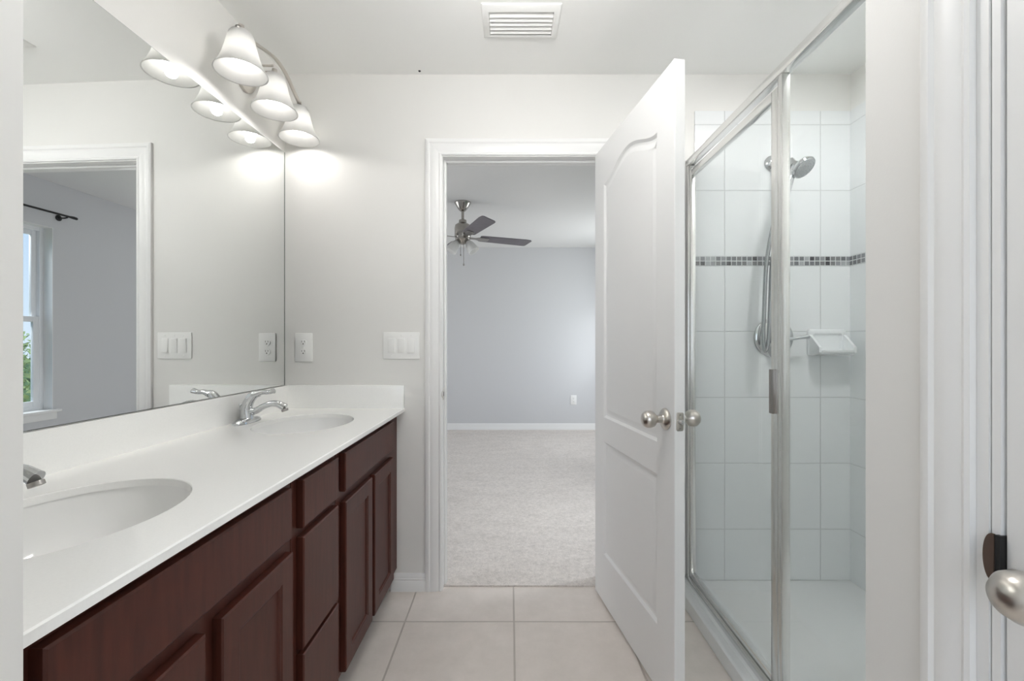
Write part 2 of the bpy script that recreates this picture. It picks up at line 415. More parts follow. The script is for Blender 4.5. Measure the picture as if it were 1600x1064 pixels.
struct(casing(MB(), OX0-.005, OX1+.005, OZ+.005, .076, lambda a, z, t: Vector((a, DY-t, z))), 'trim_4', TRIM)

def baseboard(name, x0, x1, y, sgn, m=TRIM, along='x', h=1.0):
    f = (lambda a, t, z: Vector((a, y+sgn*t, z*h))) if along == 'x' else (lambda a, t, z: Vector((y+sgn*t, a, z*h)))
    return struct(MB().sweep([[f(a, t, z) for t, z in base_prof()] for a in (x0, x1)]), name, m)
baseboard('baseboard_far', -.56, OX0-.081, DY, -1)
baseboard('baseboard_bedroom_far', -3.2, BX, 5.88, -1, h=1.15)
baseboard('baseboard_bedroom_right', 2.2, 5.88, BX, -1, along='y', h=1.15)
baseboard('baseboard_right', RD1+.095, .765, RX, -1, along='y')

# ------------------------------------------------------------------ vanity (turned a hair with the left wall)
VM = Matrix.Translation((-.494, DY, 0)) @ Matrix.Rotation(math.radians(-.7), 4, 'Z') @ Matrix.Translation((.494, -DY, 0))
CF = -.535       # face frame plane
DF = -.515       # door front plane
def front(mb, y0, y1, z0, z1, panel):
    f = lambda u, v, d: Vector((DF-d, u, v))
    pan = []
    if panel: pan = [(rect(y0+.050, y1-.050, z0+.052, z1-.052), [(.0015, .002), (.006, .0035), (.008, .0075), (.011, .008)])]
    e = .0035
    # eased outer edge: the rim steps back before the sides
    relief(mb, rect(y0+e, y1-e, z0+e, z1-e), pan, f, .0001)
    A = [f(u, v, 0) for u, v in rect(y0+e, y1-e, z0+e, z1-e)]; B = [f(u, v, e*.8) for u, v in rect(y0, y1, z0, z1)]; D = [f(u, v, .0195) for u, v in rect(y0, y1, z0, z1)]
    mb.sweep([A, B, D], caps=False)
    mb.bm.faces.new([mb.bm.verts.new(p) for p in D])
    return mb
def cabinet(y0, y1, label, opens, name='sink_cabinet', stile=.02):
    t = thing(name, VM @ Vector((-.80, (y0+y1)/2, 0)), label, 'cabinet', 'cherry vanity cabinets')
    b = MB(VM).box(-1.03, CF-.018, y0+.0005, y1-.0005, .105, .66).box(-1.03, CF-.018, y0+.0005, y0+.018, .66, .843).box(-1.03, CF-.018, y1-.018, y1-.0005, .66, .843)
    # face frame: stiles and rails
    b.box(CF-.018, CF, y0+.0005, y1-.0005, .105, .843)
    b.build('body', WOOD, t, smooth=False)
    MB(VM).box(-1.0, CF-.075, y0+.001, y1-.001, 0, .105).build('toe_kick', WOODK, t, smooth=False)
    for kind, a, c, z0, z1 in opens:
        mb = MB(VM); front(mb, a, c, z0, z1, kind == 'door').build(kind, WOOD, t, smooth=False)
    return t
cabinet(1.372, DY-.001, 'dark cherry sink cabinet with two panelled doors beside the bedroom doorway wall',
        [('false_front', 1.405, 1.964, .695, .818), ('door', 1.410, 1.672, .117, .66), ('door', 1.700, 1.964, .117, .66)])
cabinet(1.100, 1.370, 'dark cherry three-drawer stack between the two sink cabinets',
        [('drawer', 1.128, 1.352, .695, .818), ('drawer', 1.128, 1.352, .385, .672), ('drawer', 1.128, 1.352, .117, .372)], name='drawer_cabinet')
cabinet(.462, 1.098, 'dark cherry sink cabinet nearest the viewer with a long blank top panel',
        [('false_front', .507, 1.070, .695, .818), ('door', .507, .773, .117, .66), ('door', .815, 1.075, .117, .66)])

SINKS = [(-.785, .79), (-.785, 1.70)]
SA, SB = .17, .212
def ell(cx, cy, a, b, n=64): return [(cx+a*math.cos(2*PI*k/n), cy+b*math.sin(2*PI*k/n)) for k in range(n)]
ct = thing('countertop', VM @ Vector((-.8, 1.27, .861)), 'long white quartz countertop with two oval sink cut-outs on the cherry vanity', 'countertop')
b = MB(VM); bm = b.bm
CX0, CX1, CY0, CY1, ZT, ZB = -1.0635, -.497, .459, 2.0845, .861, .8445
def lp(poly, z): return [bm.verts.new((x, y, z)) for x, y in poly]
def ed(vs): return [bm.edges.new((vs[i], vs[(i+1) % len(vs)])) for i in range(len(vs))]
def st(A, B):
    for i in range(len(A)): bm.faces.new((A[i], A[(i+1) % len(A)], B[(i+1) % len(B)], B[i]))
CXN = -1.094
plan = lambda e: [(CXN, CY0), (CX1-e, CY0), (CX1-e, CY1), (CX0, CY1)]
o0 = lp(plan(.0025), ZT); o1 = lp(plan(0), ZT-.0025); o2 = lp(plan(0), ZB)
E0 = ed(o0); E2 = ed(o2); st(o0, o1); st(o1, o2)
for sx, sy in SINKS:
    h0 = lp(ell(sx, sy, SA+.0015, SB+.0015), ZT); h1 = lp(ell(sx, sy, SA, SB), ZT-.0015); h2 = lp(ell(sx, sy, SA, SB), ZB)
    E0 += ed(h0); E2 += ed(h2); st(h0, h1); st(h1, h2)
bmesh.ops.triangle_fill(bm, use_beauty=True, edges=E0); bmesh.ops.triangle_fill(bm, use_beauty=True, edges=E2)
b.build('slab', QUARTZ, ct, smooth=True, ang=30)
MB().prism([(xw(.459, .0005), .459), (xw(DY, .0005), DY-.0005), (xw(DY, .02), DY-.0005), (xw(.459, .02), .459)], .8605, .968).build('backsplash', QUARTZ, ct, smooth=False)
MB(VM).box(-1.045, -.4975, DY-.0195, DY-.0005, .8605, .9685, bev=.0012).build('side_splash', QUARTZ, ct)
for i, (sx, sy) in enumerate(SINKS):
    t = thing('sink', VM @ Vector((sx, sy, .84)), ['white oval undermount sink nearest the viewer, cut off by the left edge', 'white oval undermount sink below the swan-necked tap by the side splash'][i], 'sink', 'oval vanity sinks')
    prof = [(1.0, 0), (.985, -.03), (.95, -.065), (.86, -.105), (.68, -.132), (.42, -.146), (.12, -.152)]
    outp = [(1.07, 0), (1.05, -.07), (.93, -.12), (.72, -.147), (.42, -.161), (.12, -.166)]
    n = 64; rings = [[Vector((sx+SA*1.02*r*math.cos(2*PI*k/n), sy+SB*1.02*r*math.sin(2*PI*k/n), ZB+h)) for k in range(n)] for r, h in outp[::-1]+prof]
    MB(VM).sweep(rings).build('basin', PORC, t)
    MB(VM).lathe([(.026, 0), (.031, .001), (.031, .004), (.024, .006), (.020, .003), (.006, .003)], (sx, sy, ZB-.153)).lathe([(.016, 0), (.018, .006), (.012, .010), (.001, .011)], (sx, sy, ZB-.150)).build('drain', CHROME, t)

def faucet(x, y, label):
    t = thing('faucet', VM @ Vector((x, y, ZT)), label, 'faucet', 'chrome single-lever vanity faucets')
    P = lambda u, w, z: (x+u, y+w, ZT+z)
    MB(VM).sweep([[Vector(P(.03*k*math.cos(a)*1.0, .078*k*math.copysign(abs(math.sin(a))**.8, math.sin(a)), z)) for a in [2*PI*j/40 for j in range(40)]]
                  for k, z in ((1, 0), (1, .006), (.93, .012), (.72, .017), (.3, .020))]).build('base_plate', CHROME, t)
    MB(VM).tube([P(.002, 0, .006), P(-.002, 0, .045), P(.006, 0, .078), P(.026, 0, .105), P(.048, 0, .112)], [.026, .022, .019, .017, .012], n=20, up=(0, 1, 0)).build('body', CHROME, t)
    MB(VM).tube([P(.004, 0, .040), P(.034, 0, .045), P(.066, 0, .063), (P(.098, 0, .073)), P(.124, 0, .070), P(.148, 0, .058)], [.015, .013, .0115, .0115, .013, .0155], n=18, flat=.95, up=(0, 1, 0)).build('spout', CHROME, t)
    MB(VM).lathe([(.0125, 0), (.0125, .008), (.009, .009)], P(.146, 0, .052), (.35, 0, -.9)).build('aerator', NICKELD, t)
    MB(VM).tube([P(.034, 0, .108), P(.060, 0, .117), P(.084, 0, .117), P(.104, 0, .122)], [.013, .0095, .0085, .0105], n=16, flat=1.35, up=(0, 1, 0)).build('lever', CHROME, t)
    MB(VM).tube([P(-.025, 0, .01), P(-.026, 0, .066)], .003, n=8, smooth=0).sphere(P(-.026, 0, .068), .0055, n=12).build('lift_rod', CHROME, t)
    return t
faucet(-1.012, 1.70, 'chrome single-lever faucet with swan spout behind the far sink')
faucet(-1.006, .81, 'chrome faucet behind the near sink, only its spout tip in view')

# ------------------------------------------------------------------ mirror
t = thing('mirror', (xw(1.27, .004), 1.27, .97), 'large frameless wall mirror above the white backsplash', 'mirror')
def slab(y0, y1, o0, o1, z0, z1): return MB().prism([(xw(y0, o0), y0), (xw(y1, o0), y1), (xw(y1, o1), y1), (xw(y0, o1), y0)], z0, z1)
MY1 = DY-.004
slab(.46, MY1, .0005, .0046, .9695, 2.064).build('backing_edge', MEDGE, t, smooth=False)
q = MB(); q.bm.faces.new([q.bm.verts.new(v) for v in ((xw(.462, .005), .462, .9705), (xw(MY1-.009, .005), MY1-.009, .9705), (xw(MY1-.009, .005), MY1-.009, 2.063), (xw(.462, .005), .462, 2.063))])
q.build('mirror_glass', MIRR, t, smooth=False)

# ------------------------------------------------------------------ vanity light
LY = [1.560, 1.782, 1.990]; LX = -.95; LZ = [2.122, 2.103, 2.086]
vl = thing('vanity_light', (LX-.13, LY[1], 2.25), 'three-lamp brushed nickel vanity light with wavy bar and white bell shades above the mirror', 'wall light')
WX = xw(LY[1])
MB().lathe([(.062, 0), (.062, .012), (.052, .022), (.02, .028), (.001, .029)], (WX, LY[1], 2.245), (1, 0, 0)).build('canopy', NICKEL, vl)
for dz in (.012, -.014):
    MB().tube([(WX+.02, LY[1]-.02, 2.262+dz), (LX+.005, LY[1]-.02, 2.262+dz)], .0045, n=10, smooth=0).build('arm', NICKEL, vl)
pts = []
for k in range(33):
    s = -1.06+2.12*k/32
    pts.append((LX+.008+.012*math.cos(s*PI*.5), LY[1]+.225*s, 2.264-.018*s+.024*math.cos(s*PI)+.006))
MB().tube(pts, .0085, n=12, smooth=0, flat=.6, up=(0, 0, 1)).build('bar', NICKEL, vl)
for e in (0, -1):
    sg = -1 if e == 0 else 1
    MB().tube([pts[e], (pts[e][0], pts[e][1]+sg*.010, pts[e][2]-.004), (pts[e][0], pts[e][1]+sg*.022, pts[e][2]-.003)], [.006, .012, .004], n=14, smooth=4).build('finial', NICKELD, vl)
for y, ZR in zip(LY, LZ):
    MB().lathe([(.010, .148), (.010, .118), (.026, .112), (.028, .098), (.028, .090)], (LX, y, ZR+.02), n=24).build('socket', NICKEL, vl)
    outer = [(.033, .142), (.040, .132), (.046, .110), (.052, .082), (.060, .054), (.071, .026), (.083, .006), (.086, 0)]
    inner = [(r-.004, z+.001) for r, z in outer[::-1]]
    sh = MB().lathe(outer+inner, (LX, y, ZR), n=48).build('lamp_shade', SHADE, vl)
    MB().lathe([(.012, .090), (.014, .078), (.024, .058), (.0305, .038), (.0305, .026), (.025, .010), (.014, .001), (.001, -.002)], (LX, y, ZR+.014), n=28).build('bulb', BULBM, sh)
    l = bpy.data.lights.new('vanity_lamp', 'SPOT'); l.energy = LAMP; l.spot_size = math.radians(168); l.spot_blend = .25; l.shadow_soft_size = .02; l.color = (1, .97, .93)
    lo = bpy.data.objects.new('vanity_lamp', l); C.objects.link(lo); lo.location = (LX, y, ZR+.008)

# ------------------------------------------------------------------ wall plates on the far wall
def outlet(name, cx, y, cz, w, h, label, k=1.0):
    t = thing(name, (cx, y, cz), label, 'outlet')
    MB().box(cx-w/2, cx+w/2, y-.006*k, y, cz-h/2, cz+h/2, bev=.003).build('plate', PLATE, t)
    for s in (1, -1):
        zc = cz+s*h*.165
        r = MB().lathe([(.0165, 0), (.0165, .0025), (.014, .003)], (cx, y-.006*k, zc), (0, -1, 0), sy=.9, n=24).build('receptacle', PLATE, t)
        MB().box(cx-.0075, cx-.0055, y-.0092*k, y-.0088*k, zc+.001, zc+.009).box(cx+.0055, cx+.0075, y-.0092*k, y-.0088*k, zc+.001, zc+.009).lathe([(.0028, 0), (.0028, .0004)], (cx, y-.0088*k, zc-.006), (0, -1, 0), n=12).build('slots', DARK, r)
    MB().lathe([(.003, 0), (.003, .001), (.001, .0012)], (cx, y-.0058*k, cz), (0, -1, 0), n=10).build('screw', PLATE, t)
    return t
outlet('outlet', -.973, DY, 1.147, .083, .134, 'white duplex power outlet beside the mirror above the side splash')
outlet('outlet', .845, 5.88, .405, .080, .125, 'small white outlet low on the bedroom far wall')
t = thing('light_switch', (-.512, DY, 1.155), 'white three-rocker light switch plate left of the bedroom doorway', 'light switch')
MB().box(-.598, -.426, DY-.006, DY, 1.092, 1.218, bev=.003).build('plate', PLATE, t)
for i in range(3):
    cx = -.512+(i-1)*.0465
    MB().box(cx-.0175, cx+.0175, DY-.0068, DY-.005, 1.119, 1.191, bev=.0006).build('bezel', PLATE, t)
    tilt = -4.5 if i == 2 else 4.5
    M = Matrix.Translation((cx, DY-.0075, 1.155)) @ Matrix.Rotation(math.radians(tilt), 4, 'X')
    MB().box(-.0158, .0158, -.003, .003, -.0335, .0335, bev=.001, M=M).build('rocker', PLATE, t)
    for z in (1.203, 1.107): MB().lathe([(.003, 0), (.003, .001), (.001, .0013)], (cx, DY-.0058, z), (0, -1, 0), n=10).build('screw', PLATE, t)

# ------------------------------------------------------------------ ceiling register
t = thing('ceiling_vent', (.043, 1.737, CZ), 'white louvred air register in the ceiling above the bathroom floor', 'vent')
vx0, vx1, vy0, vy1 = -.108, .194, 1.645, 1.828
b = MB(); ring = lambda i, z: [Vector((x, y, z)) for x, y in rect(vx0+i, vx1-i, vy0+i, vy1-i)]
b.sweep([ring(0, CZ), ring(0, CZ-.003), ring(.004, CZ-.007), ring(.022, CZ-.015), ring(.027, CZ-.015), ring(.027, CZ+.0)], caps=False)
b.build('frame', PLATE, t)
MB().box(vx0+.026, vx1-.026, vy0+.026, vy1-.026, CZ-.0012, CZ-.0004).build('duct', DARK, t, smooth=False)
for k in range(5):
    y = vy0+.027+.0205+k*.0225
    M = Matrix.Translation((.043, y, CZ-.0085)) @ Matrix.Rotation(math.radians(-40), 4, 'X')
    MB().box(-(vx1-vx0)/2+.028, (vx1-vx0)/2-.028, -.0098, .0098, -.0006, .0006, M=M).build('louvre', PLATE, t, smooth=False)
for k in range(9):
    x = vx0+.05+k*(vx1-vx0-.1)/8
    MB().box(x-.001, x+.001, vy0+.029, vy1-.029, CZ-.004, CZ-.0015).build('vane', PLATE, t, smooth=False)

# ------------------------------------------------------------------ open bathroom door
d1 = thing('door_1', (.3975, 2.062, .02), 'white two-panel arch-top door standing open in front of the shower', 'door', kind='structure')
P0 = Vector((.3975, 2.062)); ev = Vector((.1075, -.7064)).normalized(); nv = Vector((ev.y, -ev.x))   # nv points left, towards the vanity
DWID, DZ0, DZ1, DT = .7145, .02, 2.042, .035
def dmap(u, v, d): p = P0+ev*u-nv*d; return Vector((p.x, p.y, v))
def arch(u0, u1, v0, v1, rise, n=28):
    top = []
    for k in range(n+1):
        s = 1-k/n; w = abs(2*s-1)
        bump = .5+.5*math.cos(PI*min(1, w/.93)) if w < .93 else 0
        top.append((u0+(u1-u0)*s, v1+rise*bump**.8))
    return [(u0, v0), (u1, v0)]+top
MOLD = [(.004, .003), (.010, .0075), (.016, .0085), (.022, .0078), (.034, .0035), (.040, .003)]
u0, u1 = .112, DWID-.112
panels = [(arch(u0, u1, .84, 1.868, .062), MOLD), (rect(u0, u1, .235, .733), MOLD)]
b = MB(); relief(b, rect(.0015, DWID-.0015, DZ0, DZ1), panels, dmap, .0005)
rings = [[dmap(u, v, d) for u, v in rect(i, DWID-i, DZ0, DZ1)] for i, d in ((.0015, .0), (0, .0015), (0, DT-.0015), (.0015, DT))]
b.sweep(rings, caps=False)
relief(b, rect(.0015, DWID-.0015, DZ0, DZ1), panels, lambda u, v, d: dmap(u, v, DT-d), .0005)
b.build('leaf', DOORM, d1, smooth=True, ang=20)
KU, KZ = DWID-.055, .926
KP = [(.0145, 0), (.0125, .012), (.0115, .022), (.016, .028), (.0245, .036), (.0275, .047), (.0265, .058), (.020, .067), (.010, .071), (.001, .072)]
RP = [(.0345, 0), (.0345, .003), (.031, .007), (.023, .0105), (.016, .0125), (.0145, .015)]
for side, dd in ((1, 0), (-1, DT)):
    ax = (nv*side).to_3d()
    k = MB().lathe([(r, h+.008) for r, h in KP], dmap(KU, KZ, dd), ax).build('door_knob', NICKEL, d1)
    MB().lathe(RP, dmap(KU, KZ, dd), ax).build('rosette', NICKEL, k)
    if side == 1: MB().lathe([(.0022, 0), (.0022, .0008)], dmap(KU+.012, KZ-.001, 0)+ax*.0118, ax, n=10).build('release_hole', DARK, k)
def emap(a, z, o): # on the latch edge: a across thickness, o out of the edge
    p = P0+ev*(DWID+o)-nv*a; return Vector((p.x, p.y, z))
b = MB(); rr = []
for o_, i in ((0, 0), (.0012, 0), (.0016, .0006)):
    rr.append([emap(DT/2+x, KZ+z, o_) for x, z in [(sx*(.0125-i-c), sz*(.0285-i-e)) for sx, sz, c, e in ((-1, -1, 0, .004), (-1, -1, .004, 0), (1, -1, .004, 0), (1, -1, 0, .004), (1, 1, 0, .004), (1, 1, .004, 0), (-1, 1, .004, 0), (-1, 1, 0, .004))]])
lt = b.sweep(rr).build('latch_plate', NICKEL, d1)
eax = ev.to_3d()
MB().lathe([(.0085, 0), (.0085, .002), (.007, .011), (.003, .012)], emap(DT/2, KZ, .0014), eax, n=20).build('latch_bolt', CHROME, lt)
for z in (.02, -.02): MB().lathe([(.0032, 0), (.0032, .0006), (.001, .0008)], emap(DT/2, KZ+z, .0014), eax, n=10).build('screw', NICKELD, lt)
for z in (.25, 1.05, 1.82):
    MB().tube([(.434, 2.074, z-.045), (.434, 2.074, z+.045)], .006, n=10, smooth=0).build('hinge', NICKEL, d1)

# ------------------------------------------------------------------ right wall: casing, jamb, closed door
struct(casing(MB(), RD0-.03, RD1+.022, 2.056, .068, lambda a, z, t: Vector((RX-t, a, z))), 'trim_5', TRIM)
b = MB().box(RX-.001, RX+.116, RD1+.006, RD1+.0205, 0, 2.05).box(RX-.001, RX+.116, RD0, RD0+.014, 0, 2.05).box(RX-.001, RX+.116, RD0, RD1+.02, 2.036, 2.05)
b.box(RX+.040, RX+.07, RD1-.006, RD1+.006, 0, 2.03, bev=.002)
struct(b, 'trim_6', TRIM)
MB().box(RX+.0005, RX+.06, .5585, .5685, 0, 2.036).build('trim_7', TRIM)['kind'] = 'structure'
d2 = thing('door_2', (RX+.02, .2, .02), 'closed white flat-faced door at the right edge with an egg-shaped nickel knob', 'door', kind='structure')
MB().box(RX+.003, RX+.038, RD0+.018, .5545, .015, 2.032, bev=.0015).build('leaf', DOORM, d2, smooth=False)
K2 = (RX+.003, .491, .886)
kp = [(.0145, 0), (.0125, .010), (.0115, .020), (.016, .026), (.0245, .033), (.0285, .045), (.0275, .056), (.021, .066), (.010, .071), (.001, .072)]
k = MB().lathe([(r, h+.006) for r, h in kp], K2, (-1, 0, 0), sx=1.0, n=40).build('door_knob', NICKEL, d2)
MB().lathe(RP, K2, (-1, 0, 0)).build('rosette', NICKEL, k)
t = thing('strike_plate', (RX, .566, .896), 'bronze-tinted strike plate with rounded lip on the casing by the right-hand knob', 'strike plate')
pts = [(.5606, -.031)]+[(.5606+.0135*math.sin(PI*k/18)**.8, -.031*math.cos(PI*k/18)) for k in range(1, 18)]+[(.5606, .031)]
MB().sweep([[Vector((RX-.004-.002*q, y, .896+z)) for y, z in pts] for q in (0, 1)]).build('lip', mat('aged_nickel', (.40, .33, .28, 1), .32, 1), t, smooth=False)
MB().box(RX-.0045, RX+.03, .5550, .5606, .866, .926).build('latch_pocket', DARK, t, smooth=False)

# ------------------------------------------------------------------ shower
SX = .845
t = thing('shower_pan', (1.2, 1.4, 0), 'white shower pan with a raised rounded curb behind the open door', 'shower base')
MB().box(.90, 1.600, .772, DY-.007, .001, .052, bev=.004).build('pan_floor', ACRYL, t)
cp = [(.769, .001), (.769, .048), (.7705, .0545), (.775, .0585), (.781, .0595), (.790, .0575), (.806, .0575), (.814, .066), (.875, .066), (.90, .060), (.905, .05), (.905, .001)]
MB().sweep([[Vector((x, y, z)) for x, z in cp] for y in (.772, DY-.001)]).build('curb', ACRYL, t)
en = thing('shower_enclosure', (SX, 1.4, .066), 'polished metal framed glass shower enclosure with hinged door and fixed side pane', 'shower enclosure')
SY0 = .772
MB().box(SX-.017, SX+.017, SY0, DY-.001, 1.996, 2.026, bev=.003).build('header', STEEL, en)
MB().box(SX-.02, SX+.02, SY0, DY-.001, .0655, .078, bev=.002).box(SX-.012, SX-.006, SY0, DY-.001, .078, .083).build('track', STEEL, en)
MB().box(SX-.015, SX+.015, DY-.026, DY-.001, .078, 1.996, bev=.002).build('wall_jamb', STEEL, en)
MB().box(SX-.014, SX+.014, 1.352, 1.374, .078, 1.996, bev=.003).build('post', STEEL, en)
MB().box(SX-.014, SX+.014, SY0, SY0+.02, .078, 1.996, bev=.002).build('wall_jamb', STEEL, en)
MB().box(SX-.0025, SX+.0025, SY0+.016, 1.356, .080, 1.994).build('fixed_pane', GLASS, en, smooth=False)
DA, DB = 1.378, 2.055
b = MB().box(SX-.011, SX+.011, DA, DA+.034, .088, 1.968, bev=.002).box(SX-.011, SX+.011, DB-.020, DB, .088, 1.968, bev=.002)
b.box(SX-.0105, SX+.0105, DA+.034, DB-.020, .088, .108, bev=.002).box(SX-.0105, SX+.0105, DA+.034, DB-.020, 1.938, 1.968, bev=.002)
dr = b.build('door_frame', STEEL, en)
MB().box(SX-.0025, SX+.0025, DA+.030, DB-.016, .104, 1.942).build('door_pane', GLASS, dr, smooth=False)
hb = MB().box(SX-.0125, SX-.010, DA+.008, DA+.030, .948, 1.082)
for k in range(3): hb.box(SX-.021, SX-.012, DA+.0085+k*.0072, DA+.0147+k*.0072, .945, 1.085, bev=.0018)
hb.box(SX+.010, SX+.022, DA+.010, DA+.026, .945, 1.085, bev=.003)
hb.build('pull_handle', NICKELD, dr)

# shower fittings
FW = DY-.007
t = thing('hand_shower', (1.233, FW, 2.013), 'chrome hand shower on a wall arm with a hanging hose inside the shower', 'shower')
AX = 1.232
MB().lathe([(.036, 0), (.036, .004), (.030, .012), (.018, .018), (.012, .020)], (AX, FW, 2.012), (0, -1, 0)).build('flange', CHROME, t)
MB().tube([(AX, FW, 2.012), (AX, FW-.05, 2.012), (AX+.002, FW-.10, 1.995), (AX+.004, FW-.135, 1.962)], .0105, n=14).build('arm', CHROME, t)
MB().tube([(AX+.004, FW-.130, 1.968), (AX+.004, FW-.155, 1.938)], .018, n=18, smooth=0).lathe([(.014, 0), (.016, .02), (.012, .035)], (AX+.003, FW-.142, 1.925), (0, .2, -1)).build('bracket', CHROME, t)
hc = Vector((1.262, FW-.185, 1.918)); ha = Vector((.30, -.62, -.72)).normalized()
MB().tube([(AX-.010, FW-.120, 1.800), (AX-.004, FW-.135, 1.86), (AX+.006, FW-.150, 1.92), hc-ha*.014+Vector((-.02, 0, .01))], [.011, .0125, .014, .020], n=16).build('handle', CHROME, t)
MB().lathe([(.012, -.032), (.032, -.026), (.046, -.014), (.049, -.004), (.047, .002)], hc, ha, n=36).build('head', CHROME, t)
b = MB().lathe([(.044, .0), (.043, .004), (.02, .006), (.001, .0065)], hc, ha, n=32)
qq = Vector((0, 0, 1)).rotation_difference(ha)
for rad, cnt in ((.036, 18), (.026, 12), (.014, 7)):
    for k in range(cnt):
        b.lathe([(.0022, .003), (.0018, .0085)], hc + qq @ Vector((rad*math.cos(2*PI*k/cnt), rad*math.sin(2*PI*k/cnt), 0)), ha, n=6)
b.build('spray_face', mat('spray_grey', srgb(186, 189, 191), .35), t)
MB().tube([(AX+.002, FW-.142, 1.905), (1.205, FW-.13, 1.83), (1.172, FW-.115, 1.70), (1.148, FW-.10, 1.52), (1.138, FW-.10, 1.32), (1.134, FW-.10, 1.19), (1.142, FW-.10, 1.132), (1.156, FW-.10, 1.17), (1.164, FW-.10, 1.32), (1.170, FW-.105, 1.52), (1.192, FW-.112, 1.68), (AX-.010, FW-.120, 1.802)],
          .0085, n=12, smooth=8).build('hose', mat('hose_metal', (.42, .43, .44, 1), .25, 1), t)
t = thing('shower_valve', (1.238, FW, 1.192), 'round chrome shower valve with a side lever on the tiled wall', 'shower valve')
VC = (1.238, FW, 1.192)
MB().lathe([(.092, 0), (.092, .004), (.086, .010), (.060, .016), (.040, .019), (.036, .022)], VC, (0, -1, 0), n=48).build('escutcheon', CHROME, t)
MB().lathe([(.034, .018), (.032, .045), (.028, .060), (.020, .068), (.001, .070)], VC, (0, -1, 0)).build('hub', CHROME, t)
MB().tube([(1.245, FW-.055, 1.192), (1.285, FW-.060, 1.186), (1.325, FW-.062, 1.192), (1.362, FW-.062, 1.196)], [.011, .008, .010, .0125], n=14, flat=.8).build('lever', CHROME, t)
# soap dish
t = thing('soap_dish', (1.489, FW, 1.17), 'white ceramic soap dish on the shower tile near the corner', 'soap dish')
b = MB(); n = 16
def dish(y, x0, x1, z0, z1, r):
    out = []
    for cx, cz, a0 in ((x1-r, z1-r, 0), (x0+r, z1-r, 90), (x0+r, z0+r, 180), (x1-r, z0+r, 270)):
        for k in range(5):
            a = math.radians(a0+22.5*k); out.append(Vector((cx+r*math.cos(a), y, cz+r*math.sin(a))))
    return out
b.sweep([dish(FW, 1.396, 1.574, 1.108, 1.232, .012), dish(FW-.008, 1.396, 1.574, 1.108, 1.232, .012), dish(FW-.014, 1.404, 1.566, 1.116, 1.224, .012), dish(FW-.014, 1.418, 1.552, 1.128, 1.212, .010), dish(FW-.006, 1.426, 1.544, 1.134, 1.204, .008)])
b.build('back_plate', CERAM, t)
b = MB()
rings = []
for y, z0, z1, x0, x1 in ((FW-.006, 1.110, 1.126, 1.400, 1.570), (FW-.04, 1.110, 1.126, 1.398, 1.572), (FW-.072, 1.116, 1.130, 1.406, 1.564), (FW-.085, 1.124, 1.136, 1.418, 1.552), (FW-.088, 1.130, 1.136, 1.426, 1.544)):
    rings.append([Vector((x0, y, z0)), Vector((x1, y, z0)), Vector((x1, y, z1)), Vector((x0, y, z1))])
b.sweep(rings)
for xs in (1.400, 1.558):
    b.sweep([[Vector((xs, FW-.006, 1.12)), Vector((xs+.012, FW-.006, 1.12)), Vector((xs+.012, FW-.006, 1.212)), Vector((xs, FW-.006, 1.212))],
             [Vector((xs, FW-.03, 1.12)), Vector((xs+.012, FW-.03, 1.12)), Vector((xs+.012, FW-.03, 1.192)), Vector((xs, FW-.03, 1.192))],
             [Vector((xs, FW-.078, 1.124)), Vector((xs+.012, FW-.078, 1.124)), Vector((xs+.012, FW-.078, 1.148)), Vector((xs, FW-.078, 1.148))]])
b.build('tray', CERAM, t)

# ------------------------------------------------------------------ bedroom ceiling fan
fx, fy = -.428, 3.99
t = thing('ceiling_fan', (fx, fy, CZ), 'brushed nickel ceiling fan with dark grey blades hanging in the bedroom', 'ceiling fan')
MB().lathe([(.074, 0), (.074, -.006), (.066, -.022), (.050, -.048), (.034, -.070), (.022, -.080), (.014, -.082)], (fx, fy, CZ)).build('canopy', FANM, t)
MB().tube([(fx, fy, CZ-.08), (fx, fy, CZ-.165)], .0125, n=16, smooth=0).build('downrod', FANM, t)
MB().lathe([(.020, .0), (.034, -.006), (.036, -.03), (.050, -.038), (.068, -.052), (.073, -.075), (.073, -.150), (.066, -.168), (.040, -.170)], (fx, fy, CZ-.155)).build('motor_housing', FANM, t)
ZBL = CZ-.325
MB().lathe([(.055, .02), (.066, .012), (.068, -.022), (.060, -.034), (.045, -.046), (.030, -.062), (.012, -.068)], (fx, fy, ZBL+.012)).build('switch_housing', FANM, t)
for az in (22, -66, -154, 114):
    M = Matrix.Translation((fx, fy, ZBL+.012)) @ Matrix.Rotation(math.radians(az), 4, 'Z') @ Matrix.Rotation(math.radians(-12), 4, 'X')
    ol = [(.16, -.050), (.18, -.056), (.60, -.066), (.652, -.060), (.664, -.045), (.640, .055), (.628, .066), (.60, .068), (.18, .056), (.16, .050)]
    mb = MB(M); mb.prism(ol, -.003, .003); bl = mb.build('blade', BLADE, t, smooth=False)
    mb = MB(M); mb.prism([(.05, -.016), (.12, -.014), (.16, -.032), (.235, -.034), (.245, -.02), (.245, .02), (.235, .034), (.16, .032), (.12, .014), (.05, .016)], -.009, -.0035)
    mb.build('blade_iron', NICKELD, bl, smooth=False)
for k, az in enumerate((-18, 198)):
    a = math.radians(az); ax = Vector((math.cos(a)*.55, math.sin(a)*.55, -.83)).normalized(); st_ = Vector((fx, fy, ZBL-.025)) + Vector((math.cos(a), math.sin(a), 0))*.045
    s = MB().lathe([(.020, .01), (.028, .018), (.038, .040), (.046, .070), (.051, .105), (.052, .118), (.048, .118), (.043, .085), (.034, .042), (.018, .020)], st_, ax, n=28).build('lamp_shade', ALAB, t)
    MB().lathe([(.012, -.012), (.022, -.004), (.023, .02), (.016, .024)], st_, ax, n=20).build('fitter', NICKELD, s)
    MB().lathe([(.010, .022), (.016, .045), (.021, .066), (.016, .084), (.001, .090)], st_, ax, n=18).build('bulb', PORC, s)
